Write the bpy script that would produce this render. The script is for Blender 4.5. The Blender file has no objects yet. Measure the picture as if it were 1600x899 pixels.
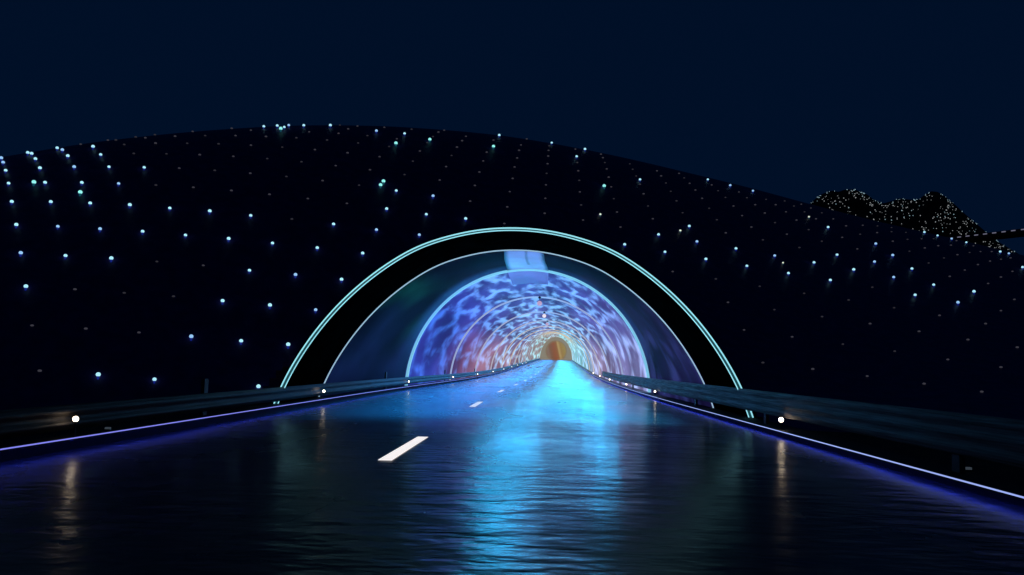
import bpy, bmesh, math, random
from mathutils import Vector, Matrix, noise as mnoise

random.seed(11)
S = bpy.context.scene
COL = S.collection
R = math.radians

# ------------------------------------------------------------------ camera
FPX, PW, PH = 1250.0, 1600.0, 899.0
VPX, VPY, ROLL = 842.0, 572.0, 0.023
EYE = 1.3
fwd = Vector(((VPX - PW / 2) / FPX, -(VPY - PH / 2) / FPX, -1)).normalized()
t = Vector((math.cos(ROLL), -math.sin(ROLL), 0))
rgt = (t - fwd * t.dot(fwd)).normalized()
upv = rgt.cross(fwd)
M = Matrix((rgt, fwd, upv))            # camera space -> world
cam_d = bpy.data.cameras.new('camera')
cam_d.sensor_width = 36.0
cam_d.lens = 36.0 * FPX / PW
cam_d.clip_start, cam_d.clip_end = 0.05, 5000
cam = bpy.data.objects.new('camera', cam_d)
cam.matrix_world = Matrix.Translation((0, 0, EYE)) @ M.to_4x4()
COL.objects.link(cam)
S.camera = cam

# ------------------------------------------------------------------ night sky and exposure
W = bpy.data.worlds.new('World')
S.world = W
W.use_nodes = True
wn, wl = W.node_tree.nodes, W.node_tree.links
sky = wn.new('ShaderNodeTexSky')
sky.sky_type = 'NISHITA'
sky.sun_disc = False
sky.sun_elevation = R(-7.0)
sky.sun_rotation = R(70)
tint = wn.new('ShaderNodeMix'); tint.data_type = 'RGBA'; tint.blend_type = 'MIX'
tint.inputs['Factor'].default_value = 0.88
tint.inputs['B'].default_value = (0.0040, 0.052, 0.205, 1)
wl.new(sky.outputs['Color'], tint.inputs['A'])
wl.new(tint.outputs['Result'], wn['Background'].inputs['Color'])
wn['Background'].inputs['Strength'].default_value = 0.11

vs = S.view_settings
vs.view_transform = 'Standard'; vs.look = 'None'; vs.exposure = 0.0; vs.gamma = 1.0
vs.use_curve_mapping = False
cy = S.cycles
MOUTH_LIGHT = 0.028     # scale of the added lights aimed out of the mouth
LANE_LIGHT = 560.0   # watts per metre of the added lane lights in the tunnel
cy.use_denoising = True
cy.use_adaptive_sampling = True
cy.adaptive_threshold = 0.005
cy.max_bounces = 6; cy.diffuse_bounces = 2; cy.glossy_bounces = 4
cy.sample_clamp_indirect = 6.0
cy.caustics_reflective = False; cy.caustics_refractive = False

# ------------------------------------------------------------------ helpers
def new_mat(name):
    m = bpy.data.materials.new(name); m.use_nodes = True
    nt = m.node_tree
    return m, nt, nt.nodes, nt.links, nt.nodes['Principled BSDF']

def plain(name, col, rough=0.7, metal=0.0, spec=0.5):
    m, nt, n, l, b = new_mat(name)
    b.inputs['Base Color'].default_value = (*col, 1)
    b.inputs['Roughness'].default_value = rough
    b.inputs['Metallic'].default_value = metal
    b.inputs['Specular IOR Level'].default_value = spec
    return m

def glow(name, col, strength, sample=True):
    m, nt, n, l, b = new_mat(name)
    b.inputs['Base Color'].default_value = (0.03, 0.03, 0.03, 1)
    b.inputs['Emission Color'].default_value = (*col, 1)
    b.inputs['Emission Strength'].default_value = strength
    b.inputs['Roughness'].default_value = 0.4
    if not sample:
        m.cycles.emission_sampling = 'NONE'
    return m

def link(name, verts, faces, mats, parent=None, smooth=False, fmat=None):
    me = bpy.data.meshes.new(name)
    me.from_pydata([tuple(v) for v in verts], [], faces)
    if not isinstance(mats, (list, tuple)): mats = [mats]
    for m in mats: me.materials.append(m)
    if smooth:
        for p in me.polygons: p.use_smooth = True
    if fmat:
        for p, k in zip(me.polygons, fmat): p.material_index = k
    me.update()
    o = bpy.data.objects.new(name, me)
    COL.objects.link(o)
    if parent: o.parent = parent
    return o

def tag(o, label=None, cat=None, group=None, kind=None):
    if label: o['label'] = label
    if cat: o['category'] = cat
    if group: o['group'] = group
    if kind: o['kind'] = kind
    return o

def thing(name, label, cat, loc=(0, 0, 0), group=None):
    o = bpy.data.objects.new(name, None)
    o.empty_display_size = 0.2
    COL.objects.link(o); o.location = loc
    return tag(o, label, cat, group)

def dup(root, loc, label):
    r = root.copy(); COL.objects.link(r); r.location = loc; r['label'] = label
    for ch in list(root.children):
        c = ch.copy(); COL.objects.link(c); c.parent = r
        for g in list(ch.children):
            d = g.copy(); COL.objects.link(d); d.parent = c
    return r

class MB:
    """collects geometry for one mesh"""
    def __init__(s): s.v = []; s.f = []; s.m = []
    def add(s, v, f, mi=0):
        k = len(s.v); s.v += [tuple(p) for p in v]
        s.f += [tuple(i + k for i in q) for q in f]; s.m += [mi] * len(f)
    def box(s, x0, x1, y0, y1, z0, z1, mi=0):
        v = [(x0,y0,z0),(x1,y0,z0),(x1,y1,z0),(x0,y1,z0),(x0,y0,z1),(x1,y0,z1),(x1,y1,z1),(x0,y1,z1)]
        s.add(v, [(3,2,1,0),(4,5,6,7),(0,1,5,4),(1,2,6,5),(2,3,7,6),(3,0,4,7)], mi)
    def ball(s, c, r, seg=10, rings=7, mi=0, sz=1.0):
        v = [(c[0], c[1], c[2] + r * sz)]
        for i in range(1, rings):
            a = math.pi * i / rings
            for j in range(seg):
                b = 2 * math.pi * j / seg
                v.append((c[0] + r * math.sin(a) * math.cos(b), c[1] + r * math.sin(a) * math.sin(b), c[2] + r * sz * math.cos(a)))
        v.append((c[0], c[1], c[2] - r * sz))
        f = [(0, 1 + j, 1 + (j + 1) % seg) for j in range(seg)]
        for i in range(rings - 2):
            for j in range(seg):
                a = 1 + i * seg
                f.append((a + j, a + seg + j, a + seg + (j + 1) % seg, a + (j + 1) % seg))
        L = len(v) - 1; a = 1 + (rings - 2) * seg
        f += [(L, a + (j + 1) % seg, a + j) for j in range(seg)]
        s.add(v, f, mi)
    def cyl(s, c, r0, r1, z0, z1, seg=10, mi=0):
        v = []
        for z, r in ((z0, r0), (z1, r1)):
            for j in range(seg):
                b = 2 * math.pi * j / seg
                v.append((c[0] + r * math.cos(b), c[1] + r * math.sin(b), z))
        f = [(j, (j + 1) % seg, seg + (j + 1) % seg, seg + j) for j in range(seg)]
        f += [tuple(range(seg - 1, -1, -1)), tuple(range(seg, 2 * seg))]
        s.add(v, f, mi)
    def build(s, name, mats, parent=None, smooth=False):
        return link(name, s.v, s.f, mats, parent, smooth, s.m)

def ordinal(k):
    return ['zeroth','first','second','third','fourth','fifth','sixth','seventh','eighth','ninth','tenth','eleventh','twelfth',
            'thirteenth','fourteenth','fifteenth','sixteenth','seventeenth','eighteenth','nineteenth','twentieth'][k]

def ray(px, py):
    d = Vector(((px - PW / 2) / FPX, -(py - PH / 2) / FPX, -1))
    return (M @ d).normalized()

def interp(tab, x):
    if x <= tab[0][0]: return tab[0][1]
    for (a, p), (b, q) in zip(tab, tab[1:]):
        if x <= b: return p + (q - p) * (x - a) / (b - a)
    return tab[-1][1]

def smooth(a, b, x):
    k = max(0.0, min(1.0, (x - a) / (b - a))); return k * k * (3 - 2 * k)

# ------------------------------------------------------------------ road alignment
CX = -0.69                       # bore centre line, lateral metres from the camera
XL, XR = -6.36, 4.81             # kerb faces
Y_END = 300.0
def curve(y):                    # the tunnel bears gently right
    if y < 25: return 0.0
    if y < 46: return 0.0265 * (y - 25) ** 2 / 42.0
    return 0.0265 * (10.5 + y - 46)
def rise(y):                     # and climbs
    if y < 52: return 0.0
    if y < 112: return 0.0168 * (y - 52) ** 2 / 120.0
    return 0.0168 * (30 + y - 112)
def at(X, y, z): return Vector((X + curve(y), y, z + rise(y)))
def stations(y0, y1, step=2.0):
    n = max(1, int(round((y1 - y0) / step)))
    return [y0 + (y1 - y0) * i / n for i in range(n + 1)]
def sweep(prof, ys, closed=False):
    """sweep an (X, z) outline along the road"""
    n = len(prof); v = []; f = []
    for y in ys:
        for X, z in prof: v.append(at(X, y, z))
    m = n if closed else n - 1
    for i in range(len(ys) - 1):
        for j in range(m):
            k = (j + 1) % n
            f.append((i * n + j, i * n + k, (i + 1) * n + k, (i + 1) * n + j))
    if closed:
        f.append(tuple(range(n - 1, -1, -1))); f.append(tuple((len(ys) - 1) * n + j for j in range(n)))
    return v, f

# ------------------------------------------------------------------ materials
def ground_mat(name, c0, c1, scale, rough=0.95, bump=0.4):
    m, nt, n, l, b = new_mat(name)
    tc = n.new('ShaderNodeTexCoord')
    a = n.new('ShaderNodeTexNoise'); a.inputs['Scale'].default_value = scale; a.inputs['Detail'].default_value = 8
    l.new(tc.outputs['Object'], a.inputs['Vector'])
    r = n.new('ShaderNodeValToRGB')
    r.color_ramp.elements[0].position = 0.35; r.color_ramp.elements[0].color = (*c0, 1)
    r.color_ramp.elements[1].position = 0.68; r.color_ramp.elements[1].color = (*c1, 1)
    l.new(a.outputs['Fac'], r.inputs['Fac']); l.new(r.outputs['Color'], b.inputs['Base Color'])
    bp = n.new('ShaderNodeBump'); bp.inputs['Strength'].default_value = bump; bp.inputs['Distance'].default_value = 0.05
    l.new(a.outputs['Fac'], bp.inputs['Height']); l.new(bp.outputs['Normal'], b.inputs['Normal'])
    b.inputs['Roughness'].default_value = rough
    b.inputs['Specular IOR Level'].default_value = 0.15
    return m

MAT_HILL = ground_mat('dark blue hill matting', (0.034, 0.020, 0.12), (0.055, 0.036, 0.18), 3.0, 0.5, 0.25)
MAT_HILL.node_tree.nodes['Principled BSDF'].inputs['Specular IOR Level'].default_value = 0.10
MAT_GROUND = ground_mat('bare ground', (0.02, 0.02, 0.02), (0.04, 0.038, 0.034), 1.5)
MAT_ROCK = ground_mat('mountain scrub', (0.012, 0.014, 0.012), (0.03, 0.032, 0.028), 0.4)
MAT_CONC = ground_mat('dark concrete', (0.028, 0.028, 0.030), (0.05, 0.05, 0.052), 4.0, 0.8, 0.2)
MAT_COLLAR = ground_mat('black portal cladding', (0.0015, 0.001, 0.001), (0.007, 0.005, 0.004), 2.0, 1.0, 0.2)
MAT_COLLAR.node_tree.nodes['Principled BSDF'].inputs['Specular IOR Level'].default_value = 0.0
MAT_STEELDARK = plain('dark painted steel', (0.03, 0.03, 0.035), 0.5, 0.3)

# wet asphalt: a film of water over dark stone, thicker on the right-hand lane
def road_mat():
    m, nt, n, l, b = new_mat('wet asphalt')
    uv = n.new('ShaderNodeUVMap'); uv.uv_map = 'road'
    sep = n.new('ShaderNodeSeparateXYZ'); l.new(uv.outputs['UV'], sep.inputs[0])
    def noise(scale, sx, sy, det=3, dist=0.0):
        mp = n.new('ShaderNodeMapping'); mp.inputs['Scale'].default_value = (sx, sy, 1)
        l.new(uv.outputs['UV'], mp.inputs['Vector'])
        t_ = n.new('ShaderNodeTexNoise'); t_.noise_dimensions = '2D'
        t_.inputs['Scale'].default_value = scale; t_.inputs['Detail'].default_value = det
        t_.inputs['Distortion'].default_value = dist
        l.new(mp.outputs['Vector'], t_.inputs['Vector']); return t_
    def math_(op, a, b_=None, clamp=False):
        q = n.new('ShaderNodeMath'); q.operation = op; q.use_clamp = clamp
        for i, x in enumerate((a, b_)):
            if x is None: continue
            if isinstance(x, (int, float)): q.inputs[i].default_value = x
            else: l.new(x, q.inputs[i])
        return q.outputs[0]
    # film mask: 1 right of the line at X = -0.8
    wob = math_('MULTIPLY', noise(0.25, 1, 0.3).outputs['Fac'], 0.3)
    edge = math_('ADD', sep.outputs['X'], wob)
    mr = n.new('ShaderNodeMapRange'); mr.interpolation_type = 'SMOOTHSTEP'
    mr.inputs['From Min'].default_value = -0.80; mr.inputs['From Max'].default_value = -0.55
    l.new(edge, mr.inputs['Value'])
    film = mr.outputs['Result']
    pat = noise(0.55, 1.0, 0.45, 5)
    pr = n.new('ShaderNodeMapRange'); pr.inputs['From Min'].default_value = 0.3; pr.inputs['From Max'].default_value = 0.7
    l.new(pat.outputs['Fac'], pr.inputs['Value'])
    rough_l = math_('ADD', math_('MULTIPLY', pr.outputs['Result'], 0.10), 0.205)
    rough = math_('SUBTRACT', rough_l, math_('MULTIPLY', film, 0.03))
    l.new(rough, b.inputs['Roughness'])
    grain = noise(60, 1, 1, 2)
    cr = n.new('ShaderNodeValToRGB')
    cr.color_ramp.elements[0].color = (0.02, 0.021, 0.023, 1); cr.color_ramp.elements[1].color = (0.095, 0.095, 0.097, 1)
    l.new(grain.outputs['Fac'], cr.inputs['Fac']); l.new(cr.outputs['Color'], b.inputs['Base Color'])
    sp = math_('ADD', math_('MULTIPLY', film, 0.16), 0.34)
    l.new(sp, b.inputs['Specular IOR Level'])
    h1 = noise(2.0, 0.75, 1.5, 2, 0.0); h2 = noise(0.5, 1.0, 1.2, 2, 0.0); h3 = noise(7, 0.7, 1.3, 2); calm = noise(0.22, 1.0, 0.6, 3)
    cm = n.new('ShaderNodeMapRange'); cm.interpolation_type = 'SMOOTHSTEP'
    cm.inputs['From Min'].default_value = 0.38; cm.inputs['From Max'].default_value = 0.62
    cm.inputs['To Min'].default_value = 0.35; cm.inputs['To Max'].default_value = 1.25
    l.new(calm.outputs['Fac'], cm.inputs['Value'])
    h = math_('ADD', math_('MULTIPLY', h1.outputs['Fac'], 0.020), math_('MULTIPLY', h3.outputs['Fac'], 0.0040))
    h = math_('ADD', math_('MULTIPLY', h, cm.outputs['Result']), math_('MULTIPLY', h2.outputs['Fac'], 0.020))
    bp = n.new('ShaderNodeBump'); bp.inputs['Strength'].default_value = 1.0; bp.inputs['Distance'].default_value = 1.0
    l.new(h, bp.inputs['Height']); l.new(bp.outputs['Normal'], b.inputs['Normal'])
    return m
MAT_ROAD = road_mat()

def rail_mat(name, c0, c1, rough):
    m, nt, n, l, b = new_mat(name)
    tc = n.new('ShaderNodeTexCoord')
    mp = n.new('ShaderNodeMapping'); mp.inputs['Scale'].default_value = (40, 0.9, 40)
    l.new(tc.outputs['Object'], mp.inputs['Vector'])
    a = n.new('ShaderNodeTexNoise'); a.inputs['Scale'].default_value = 1.0; a.inputs['Detail'].default_value = 6
    l.new(mp.outputs['Vector'], a.inputs['Vector'])
    r = n.new('ShaderNodeValToRGB')
    r.color_ramp.elements[0].position = 0.36; r.color_ramp.elements[0].color = (*c0, 1)
    r.color_ramp.elements[1].position = 0.64; r.color_ramp.elements[1].color = (*c1, 1)
    l.new(a.outputs['Fac'], r.inputs['Fac']); l.new(r.outputs['Color'], b.inputs['Base Color'])
    bp = n.new('ShaderNodeBump'); bp.inputs['Strength'].default_value = 0.5; bp.inputs['Distance'].default_value = 0.02
    l.new(a.outputs['Fac'], bp.inputs['Height']); l.new(bp.outputs['Normal'], b.inputs['Normal'])
    b.inputs['Roughness'].default_value = rough; b.inputs['Metallic'].default_value = 0.7
    return m
MAT_RAIL_L = rail_mat('weathered galvanised steel', (0.045, 0.040, 0.034), (0.085, 0.072, 0.060), 0.55)
MAT_RAIL_R = rail_mat('streaked galvanised steel', (0.025, 0.020, 0.018), (0.26, 0.20, 0.19), 0.6)
MAT_RAIL_R.node_tree.nodes['Principled BSDF'].inputs['Metallic'].default_value = 0.35

def attr_glow(name, attr, strength=1.0):
    m, nt, n, l, b = new_mat(name)
    a = n.new('ShaderNodeAttribute'); a.attribute_name = attr
    b.inputs['Base Color'].default_value = (0.03, 0.03, 0.035, 1)
    l.new(a.outputs['Color'], b.inputs['Emission Color'])
    b.inputs['Emission Strength'].default_value = strength
    return m

# lining of the bore: projected water light painted on as emission
def lining_mat():
    m, nt, n, l, b = new_mat('lining with painted projection')
    base = n.new('ShaderNodeAttribute'); base.attribute_name = 'projection_base'
    line = n.new('ShaderNodeAttribute'); line.attribute_name = 'projection_line'
    uv = n.new('ShaderNodeUVMap'); uv.uv_map = 'pattern'
    wn_ = n.new('ShaderNodeTexNoise'); wn_.noise_dimensions = '2D'; wn_.inputs['Scale'].default_value = 0.8; wn_.inputs['Detail'].default_value = 2
    l.new(uv.outputs['UV'], wn_.inputs['Vector'])
    sub = n.new('ShaderNodeVectorMath'); sub.operation = 'SUBTRACT'; sub.inputs[1].default_value = (0.5, 0.5, 0.5)
    l.new(wn_.outputs['Color'], sub.inputs[0])
    scl = n.new('ShaderNodeVectorMath'); scl.operation = 'SCALE'; scl.inputs['Scale'].default_value = 1.0
    l.new(sub.outputs[0], scl.inputs[0])
    add = n.new('ShaderNodeVectorMath'); add.operation = 'ADD'
    l.new(uv.outputs['UV'], add.inputs[0]); l.new(scl.outputs[0], add.inputs[1])
    vo = n.new('ShaderNodeTexVoronoi'); vo.voronoi_dimensions = '2D'; vo.feature = 'DISTANCE_TO_EDGE'
    vo.inputs['Scale'].default_value = 1.0
    l.new(add.outputs[0], vo.inputs['Vector'])
    mr = n.new('ShaderNodeMapRange'); mr.interpolation_type = 'SMOOTHERSTEP'
    mr.inputs['From Min'].default_value = 0.0; mr.inputs['From Max'].default_value = 0.34
    mr.inputs['To Min'].default_value = 1.0; mr.inputs['To Max'].default_value = 0.0
    l.new(vo.outputs['Distance'], mr.inputs['Value'])
    # broken up: some cell walls bright, some faint
    br = n.new('ShaderNodeTexNoise'); br.noise_dimensions = '2D'; br.inputs['Scale'].default_value = 1.35; br.inputs['Detail'].default_value = 3
    mp = n.new('ShaderNodeMapping'); mp.inputs['Location'].default_value = (7.3, 3.1, 0)
    l.new(uv.outputs['UV'], mp.inputs['Vector']); l.new(mp.outputs['Vector'], br.inputs['Vector'])
    mb = n.new('ShaderNodeMapRange'); mb.inputs['From Min'].default_value = 0.38; mb.inputs['From Max'].default_value = 0.62; mb.inputs['To Min'].default_value = 0.06; mb.inputs['To Max'].default_value = 1.0
    l.new(br.outputs['Fac'], mb.inputs['Value'])
    k = n.new('ShaderNodeMath'); k.operation = 'MULTIPLY'
    l.new(mr.outputs['Result'], k.inputs[0]); l.new(mb.outputs['Result'], k.inputs[1])
    lc = n.new('ShaderNodeVectorMath'); lc.operation = 'SCALE'
    l.new(line.outputs['Color'], lc.inputs[0]); l.new(k.outputs[0], lc.inputs['Scale'])
    # soft light and dark clouds in the base
    cl = n.new('ShaderNodeTexNoise'); cl.noise_dimensions = '2D'; cl.inputs['Scale'].default_value = 0.45; cl.inputs['Detail'].default_value = 4
    l.new(uv.outputs['UV'], cl.inputs['Vector'])
    mc = n.new('ShaderNodeMapRange'); mc.inputs['From Min'].default_value = 0.3; mc.inputs['From Max'].default_value = 0.7
    mc.inputs['To Min'].default_value = 0.55; mc.inputs['To Max'].default_value = 1.45
    l.new(cl.outputs['Fac'], mc.inputs['Value'])
    bc = n.new('ShaderNodeVectorMath'); bc.operation = 'SCALE'
    l.new(base.outputs['Color'], bc.inputs[0]); l.new(mc.outputs['Result'], bc.inputs['Scale'])
    tot = n.new('ShaderNodeVectorMath'); tot.operation = 'ADD'
    l.new(bc.outputs[0], tot.inputs[0]); l.new(lc.outputs[0], tot.inputs[1])
    l.new(tot.outputs[0], b.inputs['Emission Color'])
    b.inputs['Emission Strength'].default_value = 1.0
    b.inputs['Base Color'].default_value = (0.005, 0.005, 0.006, 1)
    b.inputs['Roughness'].default_value = 0.9
    b.inputs['Specular IOR Level'].default_value = 0.08
    return m
MAT_LINING = lining_mat()

MAT_TUBE_CYAN = glow('cyan light tube', (0.33, 0.82, 0.95), 1.0)
MAT_TUBE_PALE = glow('pale light tube', (0.42, 0.65, 0.85), 0.75)
MAT_CHANNEL = glow('teal light channel', (0.004, 0.08, 0.10), 0.5)
MAT_STRIP_L = glow('violet light strip', (0.25, 0.26, 0.95), 1.0)
MAT_STRIP_R = glow('ice blue light strip', (0.36, 0.46, 1.0), 1.0)
MAT_BULB = glow('warm lamp bulb', (1.0, 0.80, 0.58), 8.0)
MAT_DASH = glow('lane paint with added glow', (1.0, 0.95, 0.95), 0.92)
MAT_DASH_FAR = glow('lane paint with added glow dimmer', (0.86, 0.82, 0.80), 0.62)

# ------------------------------------------------------------------ bore outline
TAB = [(0,0),(.1,.006),(.2,.025),(.344,.075),(.442,.128),(.563,.229),(.66,.33),(.749,.443),(.825,.562),(.89,.685),(.94,.80),(.975,.90),(1,1)]
def near_profile(n):
    pts = []
    K = 400
    raw = []
    for i in range(K + 1):                       # dense, by drop and by width together
        a = math.pi / 2 * i / K
        lo, hi = 0.0, 1.0
        for _ in range(40):                      # direction a meets the outline
            mid = (lo + hi) / 2
            w, hgt = mid, 1 - interp(TAB, mid)
            if math.atan2(hgt, mid if mid > 1e-9 else 1e-9) > math.pi / 2 - a: lo = mid
            else: hi = mid
        raw.append((lo, 1 - interp(TAB, lo)))
    # relax the polyline so the table's corners vanish
    for _ in range(500):
        raw = [raw[0]] + [((p[0] + q[0] * 2 + r_[0]) / 4, (p[1] + q[1] * 2 + r_[1]) / 4) for p, q, r_ in zip(raw, raw[1:], raw[2:])] + [raw[-1]]
        raw[0] = (0.0, raw[1][1] + (raw[0][1] - raw[1][1]) * 0.5)
    full = [(-a, b) for a, b in reversed(raw[1:])] + raw
    s = [0]
    for p, q in zip(full, full[1:]): s.append(s[-1] + math.hypot((q[0] - p[0]) * 6.1, (q[1] - p[1]) * 4.83))
    out = []; j = 0
    for i in range(n + 1):
        d = s[-1] * i / n
        while j < len(s) - 2 and s[j + 1] < d: j += 1
        k = (d - s[j]) / max(1e-9, s[j + 1] - s[j])
        out.append((full[j][0] + (full[j + 1][0] - full[j][0]) * k, full[j][1] + (full[j + 1][1] - full[j][1]) * k))
    return out
NP = 128
NEAR = near_profile(NP)
Y_OUT, Y_IN, Y_RING = 20.4, 24.9, 39.6
def outline(y, kx=1.0, kz=1.0):
    b = smooth(Y_IN, Y_RING, y) * 0.5 + 0.5 * max(0.0, min(1.0, (y - Y_IN) / (Y_RING - Y_IN)))
    out = []; q = max(0.0, min(1.0, (y - Y_OUT) / (Y_IN - Y_OUT)))
    for i in range(NP + 1):
        a = math.pi * i / NP
        nx, nz = NEAR[i][0] * (6.10 + 0.08 * q) - 0.05 * q, NEAR[i][1] * (4.84 + 0.11 * q)
        fx, fz = -math.cos(a) * 6.03, math.sin(a) * 6.12 * (1 + 0.40 * smooth(110, 260, y))
        out.append((CX + (nx + (fx - nx) * b) * kx, (nz + (fz - nz) * b) * kz))
    return out

# ------------------------------------------------------------------ ground, road, kerbs
g = 2500
tag(link('ground', [(-g,-g,-0.06),(g,-g,-0.06),(g,g,-0.06),(-g,g,-0.06)], [(0,1,2,3)], MAT_GROUND), kind='structure')

ys = stations(-40, Y_END, 2.0)
xs = [-6.55 + (5.05 + 6.55) * i / 24 for i in range(25)]
v = [at(X, y, 0) for y in ys for X in xs]
f = [(i * 25 + j, i * 25 + j + 1, (i + 1) * 25 + j + 1, (i + 1) * 25 + j) for i in range(len(ys) - 1) for j in range(24)]
road = link('road', v, f, MAT_ROAD, smooth=True)
uvl = road.data.uv_layers.new(name='road')
for lp in road.data.loops:
    i = lp.vertex_index
    uvl.data[lp.index].uv = (xs[i % 25], ys[i // 25])
tag(road, kind='structure')

# lane markings: dashes whose brightness is put in as emission
def dash(xa, xb, xc, xd, y0, y1, mat):
    v = []; n = 6
    for i in range(n + 1):
        k = i / n; y = y0 + (y1 - y0) * k
        l_, r_ = xa + (xc - xa) * k, xb + (xd - xb) * k
        v += [at(l_, y, 0.006), at(r_, y, 0.006)]
    f = [(2 * i, 2 * i + 1, 2 * i + 3, 2 * i + 2) for i in range(n)]
    return link('lane_dash', v, f, mat, road)
y0 = 10.75
for k in range(15):
    a = y0 + 14.0 * k
    dash(-2.12, -1.93, -2.12, -1.93, a, a + 3.55, MAT_DASH if k == 0 else MAT_DASH_FAR)

def kerb(side, X, zt, mat, y0=-40, y1=Y_END):
    s = side
    prof = [(X + s * 0.07, -0.05), (X + s * 0.07, zt - 0.05), (X - s * 0.04, zt - 0.05), (X - s * 0.04, zt), (X + s * 0.55, zt), (X + s * 0.55, -0.05)]
    if s < 0: prof = prof[::-1]
    v, f = sweep(prof, stations(y0, y1, 3.0), True)
    return tag(link('kerb', v, f, mat), kind='structure')
MAT_KERB = ground_mat('wet kerb concrete', (0.003, 0.003, 0.0035), (0.007, 0.007, 0.007), 5.0, 0.7, 0.1)
MAT_KERB.node_tree.nodes['Principled BSDF'].inputs['Specular IOR Level'].default_value = 0.2
kerb(-1, XL - 0.02, 0.19, MAT_KERB)
kerb(1, XR + 0.02, 0.14, MAT_KERB, -40, 33)
kerb(1, XR + 0.02, 0.14, ground_mat('lit-toned kerb concrete', (0.22, 0.22, 0.21), (0.34, 0.34, 0.33), 3.0, 0.8, 0.1), 33.01, Y_END)  # paler tone puts the light on the tunnel kerb into its colour

MAT_UNDER = glow('added deep blue underglow', (0.02, 0.05, 1.0), 5.2)
def strip(X, z, side, mat, label, y1):
    w = 0.0075
    t_ = thing('light_strip', label, 'light strip', (0, 0, 0), 'light strips along the two kerbs')
    v, f = sweep([(X - w, z - w), (X + w, z - w), (X + w, z + w), (X - w, z + w)], stations(-10, y1, 3.0), True)
    link('light_line', v, f, mat, t_)
    w = 0.012; X2 = X + side * 0.023; z2 = z - 0.0335          # added hidden emitter under the kerb lip, for the blue glow on the road
    v, f = sweep([(X2 - w, z2), (X2 + w, z2), (X2 + w, z2 + 0.0004), (X2 - w, z2 + 0.0004)], stations(-10, y1, 3.0), True)
    link('added_underglow', v, f, MAT_UNDER, t_)
strip(XL + 0.023, 0.172, -1, MAT_STRIP_L, 'thin violet-blue light strip along the kerb below the lower, left guardrail', Y_END)
strip(XR - 0.023, 0.122, 1, MAT_STRIP_R, 'thin ice-blue light strip along the kerb below the taller, streaked right guardrail', Y_END)

# ------------------------------------------------------------------ the hill
SKYLINE = [(-500,330),(-300,295),(-150,268),(0,246),(50,238),(100,229),(150,222),(200,216),(250,210.5),(300,206),(350,202),(400,199),(450,196.5),(520,195.5),
           (600,197),(650,200),(700,203.5),(750,208),(800,214),(850,222),(900,231),(950,241),(1000,252),(1050,264),(1100,276),(1150,288),
           (1200,301),(1250,315),(1300,328),(1350,341),(1400,353),(1450,364),(1500,375),(1550,387),(1600,399),(1700,425),(1850,470),(2100,560)]
ang = []
for px, py in SKYLINE:
    d = ray(px, py); ang.append((math.atan2(d.x, d.y), math.atan2(d.z, math.hypot(d.x, d.y))))
def r_toe(th): return 20.0
def r_crest(th):
    return interp([(-1.0, 33), (-0.5, 33), (-0.2, 36), (0.0, 40), (0.25, 50), (0.5, 62), (0.9, 62)], th)
def e_sky(th):   # smoothed skyline
    return sum(interp(ang, th + k * 0.012) for k in (-2, -1, 0, 1, 2)) / 5
def r_back(th):
    return interp([(-0.9, 130), (-0.3, 170), (-0.2, 360), (0.12, 360), (0.22, 150), (0.3, 88), (0.9, 88)], th)
def hill_z(th, r):
    r0, rc, e = r_toe(th), r_crest(th), e_sky(th)
    el0 = math.atan2(-EYE - 0.1, r0)
    t_ = (r - r0) / (rc - r0)
    if t_ <= 1:
        el = el0 + (e - el0) * (1 - (1 - max(t_, -0.2)) ** 2)
        return EYE + r * math.tan(el)
    zc = EYE + rc * math.tan(e)
    return zc + math.tan(e) * rc * 0.8 * (1 - math.exp(-(r - rc) / (rc * 0.8)))
def in_bore(x, y, z):
    if y > 70 or y < 0: return False
    ol = outline(max(y, Y_OUT), 1.004, 1.004)
    X = x - curve(y)
    if X < ol[0][0] or X > ol[-1][0]: return False
    for (a, za), (b, zb) in zip(ol, ol[1:]):
        if a <= X <= b:
            return z < za + (zb - za) * (X - a) / max(1e-9, b - a)
    return False
TH0, TH1, NT = -0.92, 0.92, 260
NR1, NR2 = 70, 26
v = []; f = []
for i in range(NT + 1):
    th = TH0 + (TH1 - TH0) * i / NT
    r0, rc, rb = r_toe(th), r_crest(th), r_back(th)
    for j in range(NR1 + NR2 + 1):
        if j <= NR1: r = r0 + (rc - r0) * j / NR1
        else: r = rc + (rb - rc) * ((j - NR1) / NR2) ** 1.6
        z = hill_z(th, r)
        if j == NR1 + NR2: z = -0.5
        v.append((r * math.sin(th), r * math.cos(th), z))
C = NR1 + NR2 + 1
for i in range(NT):
    for j in range(C - 1):
        q = (i * C + j, i * C + j + 1, (i + 1) * C + j + 1, (i + 1) * C + j)
        c = [sum(v[k][m_] for k in q) / 4 for m_ in range(3)]
        if any(in_bore(*v[k]) for k in q): continue
        f.append(q[::-1])
hill = tag(link('hill', v, f, MAT_HILL, smooth=True), kind='structure')

def hill_hit(px, py):
    for k in range(12):
        d = ray(px, py + k * 0.6)
        th = math.atan2(d.x, d.y); te = d.z / math.hypot(d.x, d.y)
        lo = r_toe(th) - 1.0; hi = None; r = lo
        while r < r_crest(th) + 1.5:
            r += 0.1
            if hill_z(th, r) >= EYE + r * te: hi = r; break
        if hi:
            lo = hi - 0.1
            for _ in range(20):
                mid = (lo + hi) / 2
                if hill_z(th, mid) >= EYE + mid * te: hi = mid
                else: lo = mid
            return Vector((hi * math.sin(th), hi * math.cos(th), max(0.0, hill_z(th, hi))))
    return None

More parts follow.
